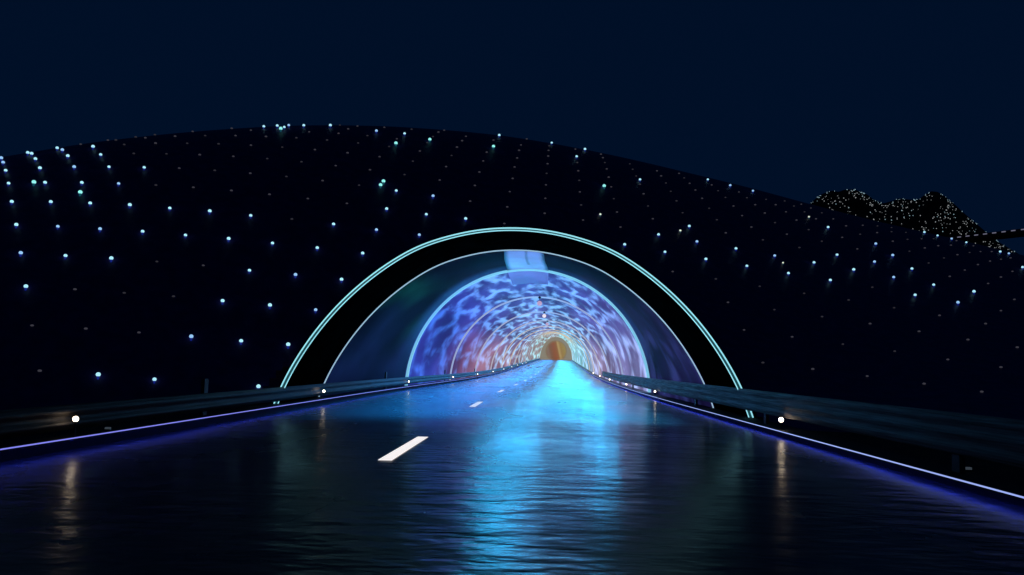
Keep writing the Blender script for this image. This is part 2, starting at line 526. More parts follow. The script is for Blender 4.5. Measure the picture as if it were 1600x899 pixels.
# ------------------------------------------------------------------ the tunnel
tunnel = thing('road_tunnel', 'arched road tunnel through the dark hill, lined with glowing blue and violet water pattern', 'tunnel', (CX, Y_OUT, 0))
def child(o):   # keep world placement under the tunnel's empty
    o.parent = tunnel; o.matrix_parent_inverse = Matrix.Translation((-CX, -Y_OUT, 0)); return o

def ring_strip(stat):   # stat: list of (y, kx, kz); returns a lofted sheet
    v = []; n = NP + 1
    for y, kx, kz in stat:
        for X, z in outline(y, kx, kz): v.append(at(X, y, z))
    f = []
    for i in range(len(stat) - 1):
        for j in range(NP):
            f.append((i * n + j, i * n + j + 1, (i + 1) * n + j + 1, (i + 1) * n + j))
    return v, f
# dark collar: front face, barrel, outer face
kk = 1.012
v, f = ring_strip([(Y_IN, 1, 1), (Y_OUT + 2, 1, 1), (Y_OUT, 1, 1), (Y_OUT, kk, kk), (Y_OUT + 4, kk, kk)])
child(link('portal_collar', v, f, MAT_COLLAR, smooth=False))

vv = stations(Y_IN, 60, 0.6) + stations(60, Y_END, 1.6)[1:]
v, f = ring_strip([(y, 1, 1) for y in vv])
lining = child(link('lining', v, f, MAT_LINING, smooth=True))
lm = lining.data
n = NP + 1
# pattern coordinates: cells about 1.3 m round the arch and 3.4 m along it, drawn out down the lower walls
def pat_u(u):
    a = abs(u - 0.5) * 18.9; s = 1 if u > 0.5 else -1
    k = a if a < 5.2 else 5.2 + (a - 5.2) * (0.42 if s > 0 else 0.62)
    return s * (k / 1.15)
def pat_v(y): return 9.6 * math.log(y / Y_RING) * (1.0 if y < 150 else 1.0)
uvp = lm.uv_layers.new(name='pattern')
for lp in lm.loops:
    i = lp.vertex_index
    s = (i % n) / NP
    uvp.data[lp.index].uv = (pat_u(s), pat_v(vv[i // n]))
def mixc(a, b, k): return tuple(p + (q - p) * k for p, q in zip(a, b))
def colours(u, y):
    up = 1 - abs(u - 0.5) * 2           # 0 foot, 1 crown
    left = 1 - smooth(0.25, 0.75, u)
    low = 1 - smooth(0.1, 0.6, up)
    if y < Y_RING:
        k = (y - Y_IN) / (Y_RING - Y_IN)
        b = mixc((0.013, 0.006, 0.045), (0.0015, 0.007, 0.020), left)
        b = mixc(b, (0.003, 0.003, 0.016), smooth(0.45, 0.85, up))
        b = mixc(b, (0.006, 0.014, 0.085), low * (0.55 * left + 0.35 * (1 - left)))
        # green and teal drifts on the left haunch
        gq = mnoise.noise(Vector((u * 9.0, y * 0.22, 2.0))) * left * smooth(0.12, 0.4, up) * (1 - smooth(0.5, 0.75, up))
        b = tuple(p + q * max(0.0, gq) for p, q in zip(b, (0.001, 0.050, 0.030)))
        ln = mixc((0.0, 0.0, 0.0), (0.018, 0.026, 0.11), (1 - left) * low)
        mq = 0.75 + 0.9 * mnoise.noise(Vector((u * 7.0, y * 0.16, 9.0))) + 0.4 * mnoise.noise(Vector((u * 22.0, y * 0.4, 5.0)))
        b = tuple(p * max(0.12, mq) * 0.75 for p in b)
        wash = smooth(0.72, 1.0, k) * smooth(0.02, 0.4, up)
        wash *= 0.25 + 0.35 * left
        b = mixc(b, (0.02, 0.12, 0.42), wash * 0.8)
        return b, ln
    d = smooth(40, 110, y); far = smooth(110, 230, y)
    b = mixc((0.055, 0.052, 0.27), (0.024, 0.034, 0.29), left)
    b = mixc(b, (0.035, 0.068, 0.33), smooth(0.5, 0.9, up))
    # rose and brown low on the left beyond the second ring, grey lavender low on the right
    b = mixc(b, (0.17, 0.045, 0.13), left * low * smooth(46, 66, y) * 0.95)
    b = mixc(b, (0.13, 0.115, 0.25), (1 - left) * low * 0.85)
    b = mixc(b, (0.16, 0.13, 0.22), d * 0.55)
    b = mixc(b, (0.27, 0.13, 0.15), low * smooth(52, 85, y) * (1 - far) * (0.35 + 0.35 * left))
    b = mixc(b, (0.15, 0.12, 0.12), far * left * 0.8)
    b = mixc(b, (0.06, 0.50, 0.66), smooth(85, 170, y) * smooth(0.5, 0.62, u) * 0.9)
    ln = mixc((0.18, 0.36, 0.80), (0.04, 0.18, 0.75), left)
    ln = mixc(ln, (0.18, 0.50, 1.05), smooth(0.4, 0.8, up))
    ln = mixc(ln, (0.34, 0.78, 1.05), d * 0.8)
    ln = mixc(ln, (0.32, 0.95, 1.10), far)
    ln = mixc(ln, (0.03, 0.10, 0.40), left * low * 0.55 * (1 - d))
    ln = mixc(ln, (0.42, 0.56, 0.95), (1 - left) * low * 0.8)
    ln = tuple(p * 0.95 for p in ln); b = tuple(p * 1.12 for p in b)
    return b, ln
ca = lm.attributes.new('projection_base', 'FLOAT_COLOR', 'POINT'); cb = lm.attributes.new('projection_line', 'FLOAT_COLOR', 'POINT')
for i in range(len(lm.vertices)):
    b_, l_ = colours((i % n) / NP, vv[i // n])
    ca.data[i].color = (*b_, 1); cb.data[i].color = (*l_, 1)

# projected light on the crown, put in as a glowing sheet, from the inner arch past the first ring
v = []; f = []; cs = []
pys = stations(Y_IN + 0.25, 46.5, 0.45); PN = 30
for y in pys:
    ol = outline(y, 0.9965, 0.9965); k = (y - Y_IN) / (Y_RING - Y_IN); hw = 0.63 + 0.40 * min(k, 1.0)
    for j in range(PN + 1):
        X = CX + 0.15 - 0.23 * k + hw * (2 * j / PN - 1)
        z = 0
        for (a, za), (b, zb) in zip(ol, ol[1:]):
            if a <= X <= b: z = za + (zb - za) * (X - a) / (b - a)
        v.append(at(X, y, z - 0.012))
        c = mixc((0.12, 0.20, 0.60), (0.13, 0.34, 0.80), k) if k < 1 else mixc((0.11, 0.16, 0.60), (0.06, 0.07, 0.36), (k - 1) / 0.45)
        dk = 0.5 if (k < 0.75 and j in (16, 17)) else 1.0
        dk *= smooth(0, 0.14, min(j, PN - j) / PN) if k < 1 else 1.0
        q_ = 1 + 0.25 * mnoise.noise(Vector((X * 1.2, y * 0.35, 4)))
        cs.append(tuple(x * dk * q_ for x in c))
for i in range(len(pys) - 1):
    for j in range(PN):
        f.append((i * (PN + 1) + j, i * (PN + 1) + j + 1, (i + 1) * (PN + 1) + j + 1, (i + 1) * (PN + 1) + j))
o = child(link('crown_light_patch', v, f, attr_glow('crown patch glow', 'patch_glow', 1.0)))
at_ = o.data.attributes.new('patch_glow', 'FLOAT_COLOR', 'POINT')
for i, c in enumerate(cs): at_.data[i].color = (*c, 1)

# light rings round the bore
MAT_RING = attr_glow('ring light', 'ring_glow', 1.0)
def light_ring(y, w, th, colfun):
    k = 1 - th / 6.03; e = 1.004
    v, f = ring_strip([(y - w / 2, e, e), (y - w / 2, k, k), (y + w / 2, k, k), (y + w / 2, e, e)])
    o = child(link('light_ring', v, f, MAT_RING))
    a = o.data.attributes.new('ring_glow', 'FLOAT_COLOR', 'POINT')
    for i in range(len(o.data.vertices)): a.data[i].color = (*colfun((i % n) / NP), 1)
    return o
def first_ring(u):
    k = smooth(0.05, 0.25, u) * (1 - smooth(0.3, 0.5, u))
    c = mixc((0.19, 0.50, 0.70), (0.12, 0.42, 0.95), k)
    return mixc(c, (0.20, 0.62, 0.90), 1 - abs(u - 0.5) * 2)
light_ring(Y_RING, 0.26, 0.11, first_ring)
y = Y_RING; k_ = 1
while y < Y_END - 10:
    y += 16.1 if y < 125 else 10.0
    g_ = smooth(50, 130, y)
    def rc_(u, g_=g_):
        c = mixc((0.30, 0.36, 0.58), (0.62, 0.48, 0.32), g_)
        return mixc(c, (0.26, 0.50, 0.95), smooth(0.55, 1, 1 - abs(u - 0.5) * 2) * (1 - g_) * 0.9)
    light_ring(y, 0.2 if k_ < 3 else 0.34, 0.09 if y < 125 else 0.045, rc_); k_ += 1

# end wall and round amber emissive disc
v = [at(X, Y_END - 0.2, z) for X, z in outline(Y_END)] + [at(CX, Y_END - 0.2, 0)]
f = [(i + 1, i, NP + 1) for i in range(NP)]
child(link('end_wall', v, f, glow('end wall', (0.26, 0.22, 0.16), 0.85)))  # halo round the far end, put into the wall as emission
m, nt, nn, ll, bb = new_mat('amber end disc')
cc = at(CX, Y_END - 0.6, 3.3)
tc = nn.new('ShaderNodeTexCoord'); sp_ = nn.new('ShaderNodeSeparateXYZ'); ll.new(tc.outputs['Object'], sp_.inputs[0])
def mm(op, a_, b_):
    q_ = nn.new('ShaderNodeMath'); q_.operation = op
    for i_, x_ in enumerate((a_, b_)):
        if isinstance(x_, (int, float)): q_.inputs[i_].default_value = x_
        else: ll.new(x_, q_.inputs[i_])
    return q_.outputs[0]
xx_ = mm('ADD', mm('MULTIPLY', mm('SUBTRACT', sp_.outputs['X'], cc.x), 1 / 9.7), 0.5)
xx_ = mm('ADD', xx_, mm('MULTIPLY', mm('SUBTRACT', sp_.outputs['Z'], cc.z), 0.024))
cr = nn.new('ShaderNodeValToRGB')
stops = [(0.0, (0.20, 0.10, 0.05)), (0.2, (0.26, 0.16, 0.11)), (0.29, (0.22, 0.10, 0.045)), (0.45, (0.30, 0.085, 0.025)), (0.56, (0.30, 0.12, 0.03)),
         (0.62, (0.50, 0.34, 0.12)), (0.70, (0.34, 0.20, 0.05)), (0.86, (0.36, 0.25, 0.05)), (1.0, (0.24, 0.15, 0.05))]
for i_, (p_, c_) in enumerate(stops):
    e_ = cr.color_ramp.elements[0] if i_ == 0 else (cr.color_ramp.elements[-1] if i_ == len(stops) - 1 else cr.color_ramp.elements.new(p_))
    e_.position = p_; e_.color = (*c_, 1)
ll.new(xx_, cr.inputs['Fac'])
dx_ = mm('SUBTRACT', sp_.outputs['X'], cc.x); dz_ = mm('SUBTRACT', sp_.outputs['Z'], cc.z)
rr_ = mm('POWER', mm('ADD', mm('MULTIPLY', dx_, dx_), mm('MULTIPLY', dz_, dz_)), 0.5)
fr_ = nn.new('ShaderNodeMapRange'); fr_.interpolation_type = 'SMOOTHSTEP'
fr_.inputs['From Min'].default_value = 3.1; fr_.inputs['From Max'].default_value = 4.1
ll.new(rr_, fr_.inputs['Value'])
mx_ = nn.new('ShaderNodeMix'); mx_.data_type = 'RGBA'
ll.new(fr_.outputs['Result'], mx_.inputs['Factor']); ll.new(cr.outputs['Color'], mx_.inputs['A'])
mx_.inputs['B'].default_value = (0.26, 0.19, 0.11, 1)
ll.new(mx_.outputs['Result'], bb.inputs['Emission Color'])
bb.inputs['Emission Strength'].default_value = 0.8; bb.inputs['Base Color'].default_value = (0.02, 0.02, 0.02, 1)
mb = MB(); q = 48
cc = at(CX, Y_END - 0.6, 3.3)
for dy in (0.0, 0.3):
    mb.v += [(cc.x + 4.0 * math.cos(2 * math.pi * i / q), cc.y + dy, cc.z + 4.0 * math.sin(2 * math.pi * i / q)) for i in range(q)]
mb.f = [tuple(range(q - 1, -1, -1))] + [(i, (i + 1) % q, q + (i + 1) % q, q + i) for i in range(q)]
mb.m = [0] * len(mb.f)
child(mb.build('end_disc', m))

# added area lights without fixtures under the crown, for projected light on the lanes
def lane_light(X, yy, z, ln, e, col, tilt, spread):
    la = bpy.data.lights.new('added_lane_light', 'AREA'); la.shape = 'RECTANGLE'; la.size = 0.3; la.size_y = ln
    la.color = col; la.energy = e * ln; la.spread = R(spread)
    lo = bpy.data.objects.new('added_lane_light', la); COL.objects.link(lo)
    lo.location = at(X, yy, z); lo.rotation_euler = (0, R(tilt), 0)
def crown_z(y): return outline(y)[NP // 2][1] - 0.35
spans = [(21.2 + 3.4 * i, 3.4) for i in range(12)] + [(69 + 15.0 * i, 15.0) for i in range(15)]
for yy, ln in spans:
    e = LANE_LIGHT * (0.22 + 0.38 * smooth(20, 40, yy) + 0.4 * smooth(40, 70, yy))
    z = min(5.55, crown_z(min(yy, 100)))
    lane_light(-0.25, yy, z, ln, e, (0.02, 0.51, 1.0), -19, 48)
    lane_light(-0.75, yy, z, ln, e * 0.75, (0.01, 0.31, 1.0), 26, 62)

# added cyan lights without fixtures under the crown and on the right haunch, aimed down the road towards the mouth
for yy, X, w, e, drop, sp in ((33, -1.9, 1.6, 72, 0.35, 50), (41, -2.0, 1.8, 95, 0.35, 50), (52, -1.9, 2.1, 115, 0.35, 50), (66, -1.6, 2.0, 130, 0.35, 50),
                       (84, 0.3, 4.4, 150, 1.1, 50), (106, 0.8, 6.0, 200, 1.4, 50), (42, 3.4, 1.2, 80, 2.7, 70), (62, 3.5, 1.6, 140, 2.7, 60), (90, 3.4, 2.0, 140, 2.7, 60)):
    la = bpy.data.lights.new('added_mouth_light', 'AREA'); la.shape = 'RECTANGLE'; la.size = w; la.size_y = 0.35
    la.color = (0.01, 0.50, 0.97); la.energy = e * MOUTH_LIGHT; la.spread = R(sp)
    lo = bpy.data.objects.new('added_mouth_light', la); COL.objects.link(lo)
    zz = crown_z(yy) - drop
    lo.location = at(X, yy, zz)
    lo.rotation_euler = (Vector((0.4 if X < 3 else 2.4, 16, 0)) - lo.location).to_track_quat('-Z', 'Y').to_euler()

# arch lights at the mouth
def arch_tube(y, kx, kz, rad, mat, parent):
    ol = outline(y, kx, kz); v = []; q = 8
    for i, (X, z) in enumerate(ol):
        a, b = ol[max(0, i - 1)], ol[min(NP, i + 1)]
        tx, tz = b[0] - a[0], b[1] - a[1]; L = math.hypot(tx, tz); nx, nz = -tz / L, tx / L
        for j in range(q):
            c_, s_ = math.cos(2 * math.pi * j / q), math.sin(2 * math.pi * j / q)
            v.append((X + nx * rad * c_, y + rad * s_, z + nz * rad * c_))
    f = [(i * q + j, i * q + (j + 1) % q, (i + 1) * q + (j + 1) % q, (i + 1) * q + j) for i in range(NP) for j in range(q)]
    return link('light_tube', v, f, mat, parent, True)
arch = thing('arch_light', 'large outer arch of twin cyan light lines round the tunnel mouth', 'arch light')
arch_tube(Y_OUT - 0.03, 1.0, 1.0, 0.0175, MAT_TUBE_CYAN, arch)
arch_tube(Y_OUT - 0.03, 0.983, 0.987, 0.0135, MAT_TUBE_CYAN, arch)
v, f = ring_strip([(Y_OUT + 0.012, 1.0, 1.0), (Y_OUT + 0.012, 0.983, 0.987)])
link('channel', v, f, MAT_CHANNEL, arch)
arch2 = thing('arch_light', 'thin pale single light line arching inside the black collar of the tunnel mouth', 'arch light')
arch_tube(Y_IN, 0.994, 0.994, 0.019, MAT_TUBE_PALE, arch2)

# globe lamps under the crown
MAT_GLOBE = glow('rosy ceiling globe', (0.75, 0.52, 0.80), 0.65)
MAT_GLOBE2 = glow('white ceiling globe', (1.0, 0.90, 1.0), 0.85)
def ceiling_lamp(y, z, mat, label):
    t_ = thing('ceiling_lamp', label, 'ceiling lamp', at(CX + 0.15, y, z), 'globe lamps under the tunnel crown')
    a = MB(); a.ball((0, 0, 0), 0.17, 16, 10); a.build('globe', mat, t_, True)
    a = MB(); a.cyl((0, 0), 0.03, 0.03, 0.26, 6.0 - z, 8); a.cyl((0, 0), 0.12, 0.06, 5.9 - z, 6.02 - z, 10); a.build('hanger', MAT_STEELDARK, t_)
ceiling_lamp(54.5, 5.55, MAT_GLOBE, 'rosy glowing globe lamp hung under the crown, nearest the tunnel mouth')
ceiling_lamp(70.5, 5.65, MAT_GLOBE2, 'white glowing globe lamp hung under the crown between two rosy globes')
ceiling_lamp(86.5, 5.65, MAT_GLOBE, 'rosy glowing globe lamp hung under the crown, farthest inside the tunnel')

# ------------------------------------------------------------------ guardrails
def corrugated(X, z0, z1, waves, side, depth=0.055):
    pts = []; N = waves * 8
    for i in range(N + 1):
        k = i / N
        pts.append((X + side * depth * 0.5 * (1 + math.cos(2 * math.pi * waves * k)), z0 + (z1 - z0) * k))
    return pts
def guardrail(X, z0, z1, waves, side, y0, y1, posts, ptop, mat, label):
    t_ = thing('guardrail', label, 'guardrail', (X, 0, 0), 'guardrails beside the road')
    pr = corrugated(X, z0, z1, waves, side, 0.045 if waves == 2 else 0.016)
    pr = pr + [(a + side * 0.008, b) for a, b in reversed(pr)]
    v, f = sweep(pr, stations(y0, y1, 2.0), True)
    v = [(p[0] - X, p[1], p[2]) for p in v]
    link('beam', v, f, mat, t_, True)
    for yp in posts:
        a = MB(); p = at(X + side * 0.068, yp, 0)
        w = 0.09; h = ptop
        x0, x1 = sorted((p.x - X, p.x - X + side * 0.07))
        a.box(x0, x1, yp - w, yp + w, p.z + 0.1, p.z + h)
        a.box(x0 + 0.006, x1 - 0.006, yp - w + 0.01, yp + w - 0.01, p.z + h + 0.001, p.z + h + 0.02)
        a.build('post', MAT_STEELDARK, t_)
    return t_
guardrail(-6.44, 0.27, 0.62, 2, -1, -12, Y_END - 5, [-4, 6, 15.6] + [34.0 + 18.2 * i for i in range(9)], 0.88, MAT_RAIL_L,
          'low weathered steel guardrail of two ridges along the left kerb, lit brown by marker lamps')
guardrail(4.985, 0.36, 0.86, 3, 1, -12, 78, [-6, 2, 10, 18.2, 26.2] + [36 + 10 * i for i in range(5)], 0.80, MAT_RAIL_R,
          'tall streaky blue-grey guardrail of three ridges along the right kerb')

# marker lamps on short brackets over the kerbs
def marker_lamp(p, r, label):
    t_ = thing('marker_lamp', label, 'marker lamp', p, 'round marker lamps along the kerbs')
    a = MB(); a.ball((0, 0, 0), r, 16, 10); a.build('bulb', MAT_BULB, t_, True)
    a = MB(); a.cyl((0, 0), 0.012, 0.012, -0.24, -r * 0.9, 8); a.cyl((0, 0), 0.03, 0.02, -r * 1.25, -r * 0.8, 10); a.build('stem', MAT_STEELDARK, t_)
    return t_
lit_l = [10.9, 23.65, 38.5, 54.8, 71, 87.5, 104, 121, 138, 155, 172]
for k, yy in enumerate(lit_l):
    words = ['by the left frame edge, nearest one on the left guardrail', 'just left of the pale arch foot, below the left guardrail top',
             'at the left foot of the bright blue ring']
    lab = 'round white marker lamp ' + (words[k] if k < 3 else 'on left guardrail, %s one past the bright blue ring' % ordinal(k - 2))
    if k == 0: L0 = marker_lamp(at(-6.34, yy, 0.43), 0.038, lab)
    else:
        o = dup(L0, at(-6.34, yy, 0.41), lab); o.scale = (1, 1, 1) if k < 2 else (0.75, 0.75, 1)
lit_r = [16.4, 34.3, 48, 64, 80, 96]
for k, yy in enumerate(lit_r):
    words = ['under the streaky right guardrail, just outside the arch', 'under the right guardrail, at the right foot of the bright ring']
    lab = 'round white marker lamp ' + (words[k] if k < 2 else 'by the right guardrail, %s one past the bright ring' % ordinal(k - 1))
    if k == 0: R0 = marker_lamp(at(4.875, yy, 0.335), 0.049, lab)
    else:
        o = dup(R0, at(4.875, yy, 0.335), lab); o.scale = (0.75, 0.75, 1)

# reflector studs on the kerbs
MAT_STUD = glow('grey reflector', (0.20, 0.26, 0.34), 0.16, False)  # reflected glint put in as faint emission
def stud(p, label):
    a = MB(); a.box(-0.045, 0.045, -0.03, 0.03, 0, 0.022, 1); a.box(-0.036, 0.036, -0.024, 0.024, 0.0225, 0.05, 0)
    o = a.build('kerb_stud', [MAT_STUD, MAT_STEELDARK]); o.location = p
    return tag(o, label, 'reflector', 'reflector studs on the kerbs')
stud(at(-6.42, 11.9, 0.191), 'small grey reflector stud on the kerb behind the violet strip, near the left lamp')
stud(at(5.25, 10.1, 0.141), 'small grey reflector stud behind the right kerb strip, the farther of the right pair')
stud(at(5.25, 8.55, 0.141), 'small grey reflector stud behind the right kerb strip, closest to the frame edge')

# ------------------------------------------------------------------ lamps on the hill
LIT, DIM = 1, 0
LEFT_COLS = [
 [(1.5,248,1),(4.5,254.5,1),(8.5,267,1),(13,287,1),(18,316,1),(25,352,1),(32,396,1),(40,448.5,1),(50,510,0),(62,581,0)],
 [(43,239.5,1),(49,241,1),(55,249,1),(62,263.5,1),(70,286,1),(79,316,1),(90,354,1),(102,400,1),(117,453.5,0),(134,515,0),(153,586.5,1)],
 [(89,232,1),(97,235,1),(105.5,244.5,1),(115.5,261.5,1),(127.5,286,1),(140.5,318,1),(156,358,1),(173.5,404.5,1),(194,459,0),(217,521,0),(241,593,1)],
 [(126,226.5,0),(145,230,1),(157,242,1),(170,261,1),(185,287,1),(202.5,321,1),(222.5,362,1),(245,410,0),(271,464.5,0),(298.5,526.5,1)],
 [(168.5,219.5,0),(181,220,0),(194,227,0),(209,241,0),(225,262,1),(243.5,290.5,0),(265,325.5,1),(289.5,367.5,1),(317.5,416,0),(347.5,470.5,1),(376.5,533,1),(403.5,604.5,1)],
 [(212,214,0),(227,216.5,0),(243,225,0),(260,241.5,0),(280,264,0),(302,294,0),(327.5,330.5,1),(357,373.5,1),(389.5,422.5,1),(421.5,477.5,1),(450,539,1)],
 [(242,210.5,0),(273.5,214,0),(292.5,225,0),(312,243,0),(335.5,267.5,0),(361.5,299,0),(391.5,337,1),(425.5,380,1),(461.5,429.5,1),(493,484,1)],
 [(301,206.5,0),(320.5,213,0),(341.5,226,0),(364.5,245.5,0),(391,272,0),(421,305,0),(456,343.5,0),(495.5,387.5,1),(533.5,437,1)],
 [(362,200.5,0),(368,213,0),(392,228,0),(417.5,249,0),(447.5,277,0),(481,311.5,0),(521,350.5,1),(566.5,396,1)],
 [(392,204.5,0),(415.5,214.5,0),(441,231,0),(471,254,0),(504,283.5,0),(542,319,0),(588,359,1)],
 [(412,198,1),(463,216.5,0),(492,235,0),(524.5,260,0),(561,290.5,0),(604,326.5,1),(655,367,1)],
 [(433,197,1),(483,207,0),(511,220,0),(543,240,0),(578,266.5,0),(619,298,1),(666,335,1)],
 [(451,196,1),(474.5,196.5,1),(529,209.5,0),(559.5,224.5,0),(593,246,0),(632,274,0),(676.5,306.5,1),(727.5,342,1)],
 [(516,196.5,1),(544,202.5,0),(574,213,0),(608,230,0),(645,253,0),(687,282.5,0),(734.5,315.5,0),(788,350.5,0)],
 [(531,196.5,0),(558.5,198,0),(588,205,1),(620,218,0),(656,237,0),(697,261.5,0),(742,291,0),(792.5,324.5,0)],
 [(600.5,200,0),(632,209,1),(667.5,224,0),(705.5,244,0),(749,270,0),(796.5,300.5,0)],
 [(643,203,0),(676.5,214.5,0),(714,231,0),(755,252.5,0)],
 [(685,207.5,0),(722,221,0),(760.5,239,0)],
 [(694,204.5,0),(728,214,0),(771,220,0)],
]
RIGHT_COLS = [
 [(823,217.5,0),(814,227.5,0),(811,236,0),(808,248,0),(804,262,0),(801,280,0)],
 [(862,223.5,1),(858,229,0),(857,236,0),(856.5,245,0),(855.5,257,0),(854,272,0),(853,290,0),(852,311,0),(851,334.5,0)],
 [(899,234,0),(901,245,1),(902,255,0),(903.5,268,0),(905,283,0),(906,301,0),(908,321.5,0),(911,345,0)],
 [(914,234,1),(939,242,0),(942,247.5,0),(945,255,0),(948,265,0),(951,278,0),(955,293,0),(959,311.5,0),(964,332.5,0),(969.5,356,0),(976,382.5,1)],
 [(984,257,0),(988.5,265.5,0),(994,276,0),(1000,289,0),(1005.5,304,0),(1012.5,323,0),(1020,343,0),(1029,367,1),(1039,394,1),(1051,425.5,0)],
 [(1026.5,268,0),(1033,276,0),(1040.5,287,0),(1048,300,0),(1057,315,0),(1066.5,333.5,0),(1077,354,1),(1089,378,1),(1103,405.5,1),(1118.5,437,0),(1137.5,473.6,0),(1162.6,516.7,0),(1192,568,0)],
 [(1061,272,0),(1069,279,0),(1077.5,287.5,0),(1086.5,298,0),(1097,311,0),(1108,326.5,0),(1120,344.5,0),(1134,365,0),(1150,389,1),(1167,416,1),(1187,448.5,0),(1210,485,0),(1237.7,527.6,0),(1270,578,0)],
 [(1106,281,1),(1112,290,0),(1122,299,0),(1133.5,309.5,0),(1146,323,0),(1159.5,338,0),(1174,356,0),(1192,376,0),(1210.5,400,1),(1232,427.5,1),(1256.5,459.5,0),(1284.5,496,0),(1317,539,0),(1355,589,0)],
 [(1141,290.5,1),(1154.5,301,0),(1167,310,0),(1180,321,0),(1195,334,0),(1211,349,0),(1229.5,367,0),(1249,388,0),(1272,411,1),(1297.5,438.5,1),(1326,470,0),(1359.5,507,0),(1398,550,0),(1444,601,0)],
 [(1176.5,299,1),(1197,312.5,0),(1212,321,0),(1228,332,0),(1244.5,345,0),(1263.5,360,0),(1284,378,0),(1308,399,1),(1334,422.5,1),(1363,450,0),(1397,482,0),(1436,519,0),(1481,563,0),(1534,613.5,0)],
 [(1226,315,0),(1240.5,323,0),(1257,332,0),(1275,343,0),(1294,356,1),(1316,372,0),(1339.5,390,0),(1366.5,410,1),(1396.5,434,1),(1430,462,1),(1468,494,0),(1512.5,532,0),(1564,575,0)],
 [(1252,320,0),(1267,326,0),(1284,333.5,0),(1302,343,0),(1322,354,0),(1344,367,0),(1368.5,382,1),(1395,400,1),(1425,421,1),(1459,446,1),(1497,474,1),(1540,507,0),(1589.5,544,0)],
 [(1348,353,0),(1370.5,364.5,0),(1395,378,0),(1421,393.5,0),(1451,412,0),(1484,433,0),(1522,457,1),(1564,486.5,0)],
 [(1371,354,0),(1393,363,0),(1418,375,0),(1445,388.5,0),(1475,404,0),(1507.5,423,0),(1544,444,0),(1585,469,0)],
 [(1393,356.5,0),(1415.5,364,0),(1440,374,0),(1466,385,0),(1496,399,0),(1528,414.5,0),(1564,434,0)],
 [(1444.5,364,1),(1459,374,0),(1486,384,0),(1515,395.5,0),(1547,409,0),(1582,425,0)],
 [(1465,369,1),(1494.5,377,0),(1521,385,0),(1532,394,0),(1564,406,0)],
 [(1487,374,1),(1510,379.5,1),(1549.5,394,0),(1579,404,0)],
 [(1563,394.5,1),(1576.5,397,1),(1598,419,1)],
]
ODD = [
 (52.5,286.5,'teal','teal glowing hill lamp squeezed beside a white-lit lamp near the left frame edge'),
 (125,302,'teal','teal glowing hill lamp between two lit rows, below the upper left skyline'),
 (438.5,202.5,'teal','large teal hill lamp just under the crest, left one of a close pair'),
 (444,199,'cyan','small pale lamp touching a large teal lamp at the very crest'),
 (618.5,225,'teal','greenish lit hill lamp among dim ones, highest above the left shoulder of arch'),
 (671.5,219,'teal','large lone teal hill lamp close below the skyline left of the arch crown'),
 (771,230,'teal','teal hill lamp with a tail of light, above the arch crown near skyline'),
 (780,212,'cyan','white lit lamp on the skyline nearest above the arch crown'),
 (599,284.5,'teal','large teal hill lamp, upper one of a touching pair halfway up the slope'),
 (594.5,290,'teal','small teal hill lamp, lower one of a touching pair halfway up the slope'),
 (944,292,'teal','greenish white hill lamp floating among dim lamps right of the arch crown'),
 (1000,281,'cyan','lone bright lamp with blue tail below the skyline on the right slope'),
 (938,334.5,'white','tiny warm white lamp close above the cyan arch, right of its crown'),
 (1063,360,'white','tiny warm white lamp between two cyan lamps above the arch right shoulder'),
 (1223.5,410,'white','tiny warm white lamp with short tail between cyan lamps on right slope'),
 (1264,339,'white','white lit lamp near the right skyline, just below the sparkling mountain'),
]
MAT_L_CYAN = glow('lit cyan globe', (0.42, 0.84, 1.0), 1.05, False)
MAT_L_BLUE = glow('lit blue globe', (0.33, 0.62, 1.0), 0.95, False)
MAT_L_TEAL = glow('lit teal globe', (0.30, 0.92, 0.90), 1.0, False)
MAT_L_WHITE = glow('lit white globe', (0.85, 0.95, 0.80), 0.9, False)
MAT_L_TAIL = glow('blue spill on neck', (0.012, 0.03, 0.42), 0.5, False)  # lamp's glow on its stake, put into the neck as emission
MAT_L_TAIL2 = glow('teal spill on neck', (0.01, 0.14, 0.20), 0.5, False)
MAT_L_DIM = glow('unlit globe glow', (0.75, 0.72, 0.95), 0.052, False)  # unlit globes, their visible grey put in as faint emission
MAT_L_DIM2 = glow('fainter unlit globe glow', (0.75, 0.72, 0.95), 0.034, False)
def hill_lamp_mesh(name, r, gm, tm, lit=True):
    a = MB()
    if lit:
        a.cyl((0, 0), r * 0.3, r * 0.62, -0.04, r * 1.25, 8, 1)
        a.ball((0, 0, r * 1.9), r, 12, 8, 0, 0.95)
    else:
        a.cyl((0, 0), r * 0.3, r * 0.4, -0.05, r * 0.2, 8, 1)
        a.ball((0, 0, r * 0.5), r, 10, 7, 0, 0.6)
    me_o = a.build(name, [gm, tm], None, True)
    return me_o
protos = {}
def hill_lamp(px, py, kind, label, group):
    p = hill_hit(px, py)
    if p is None: print('no hill at', px, py); return
    key = kind
    if kind not in ('dim', 'faint'):
        p2 = hill_hit(px, py + FPX * 0.095 / math.hypot(p.x, p.y))
        if p2 is not None: p = p2
    if key not in protos:
        spec = {'cyan': (0.050, MAT_L_CYAN, MAT_L_TAIL, True), 'blue': (0.048, MAT_L_BLUE, MAT_L_TAIL, True), 'teal': (0.064, MAT_L_TEAL, MAT_L_TAIL2, True),
                'white': (0.036, MAT_L_WHITE, MAT_L_TAIL2, True), 'dim': (0.044, MAT_L_DIM, MAT_STEELDARK, False), 'faint': (0.042, MAT_L_DIM2, MAT_STEELDARK, False)}[kind]
        o = hill_lamp_mesh('hill_lamp', *spec); protos[key] = o
    else:
        o = protos[key].copy(); COL.objects.link(o)
    d = math.hypot(p.x, p.y)
    s = random.uniform(0.9, 1.1) * (1.0 + 0.25 * smooth(24, 45, d))
    o.location = p; o.scale = (s, s, s); o.rotation_euler = (0, 0, random.uniform(0, 6.28))
    return tag(o, label, 'hill lamp', group)
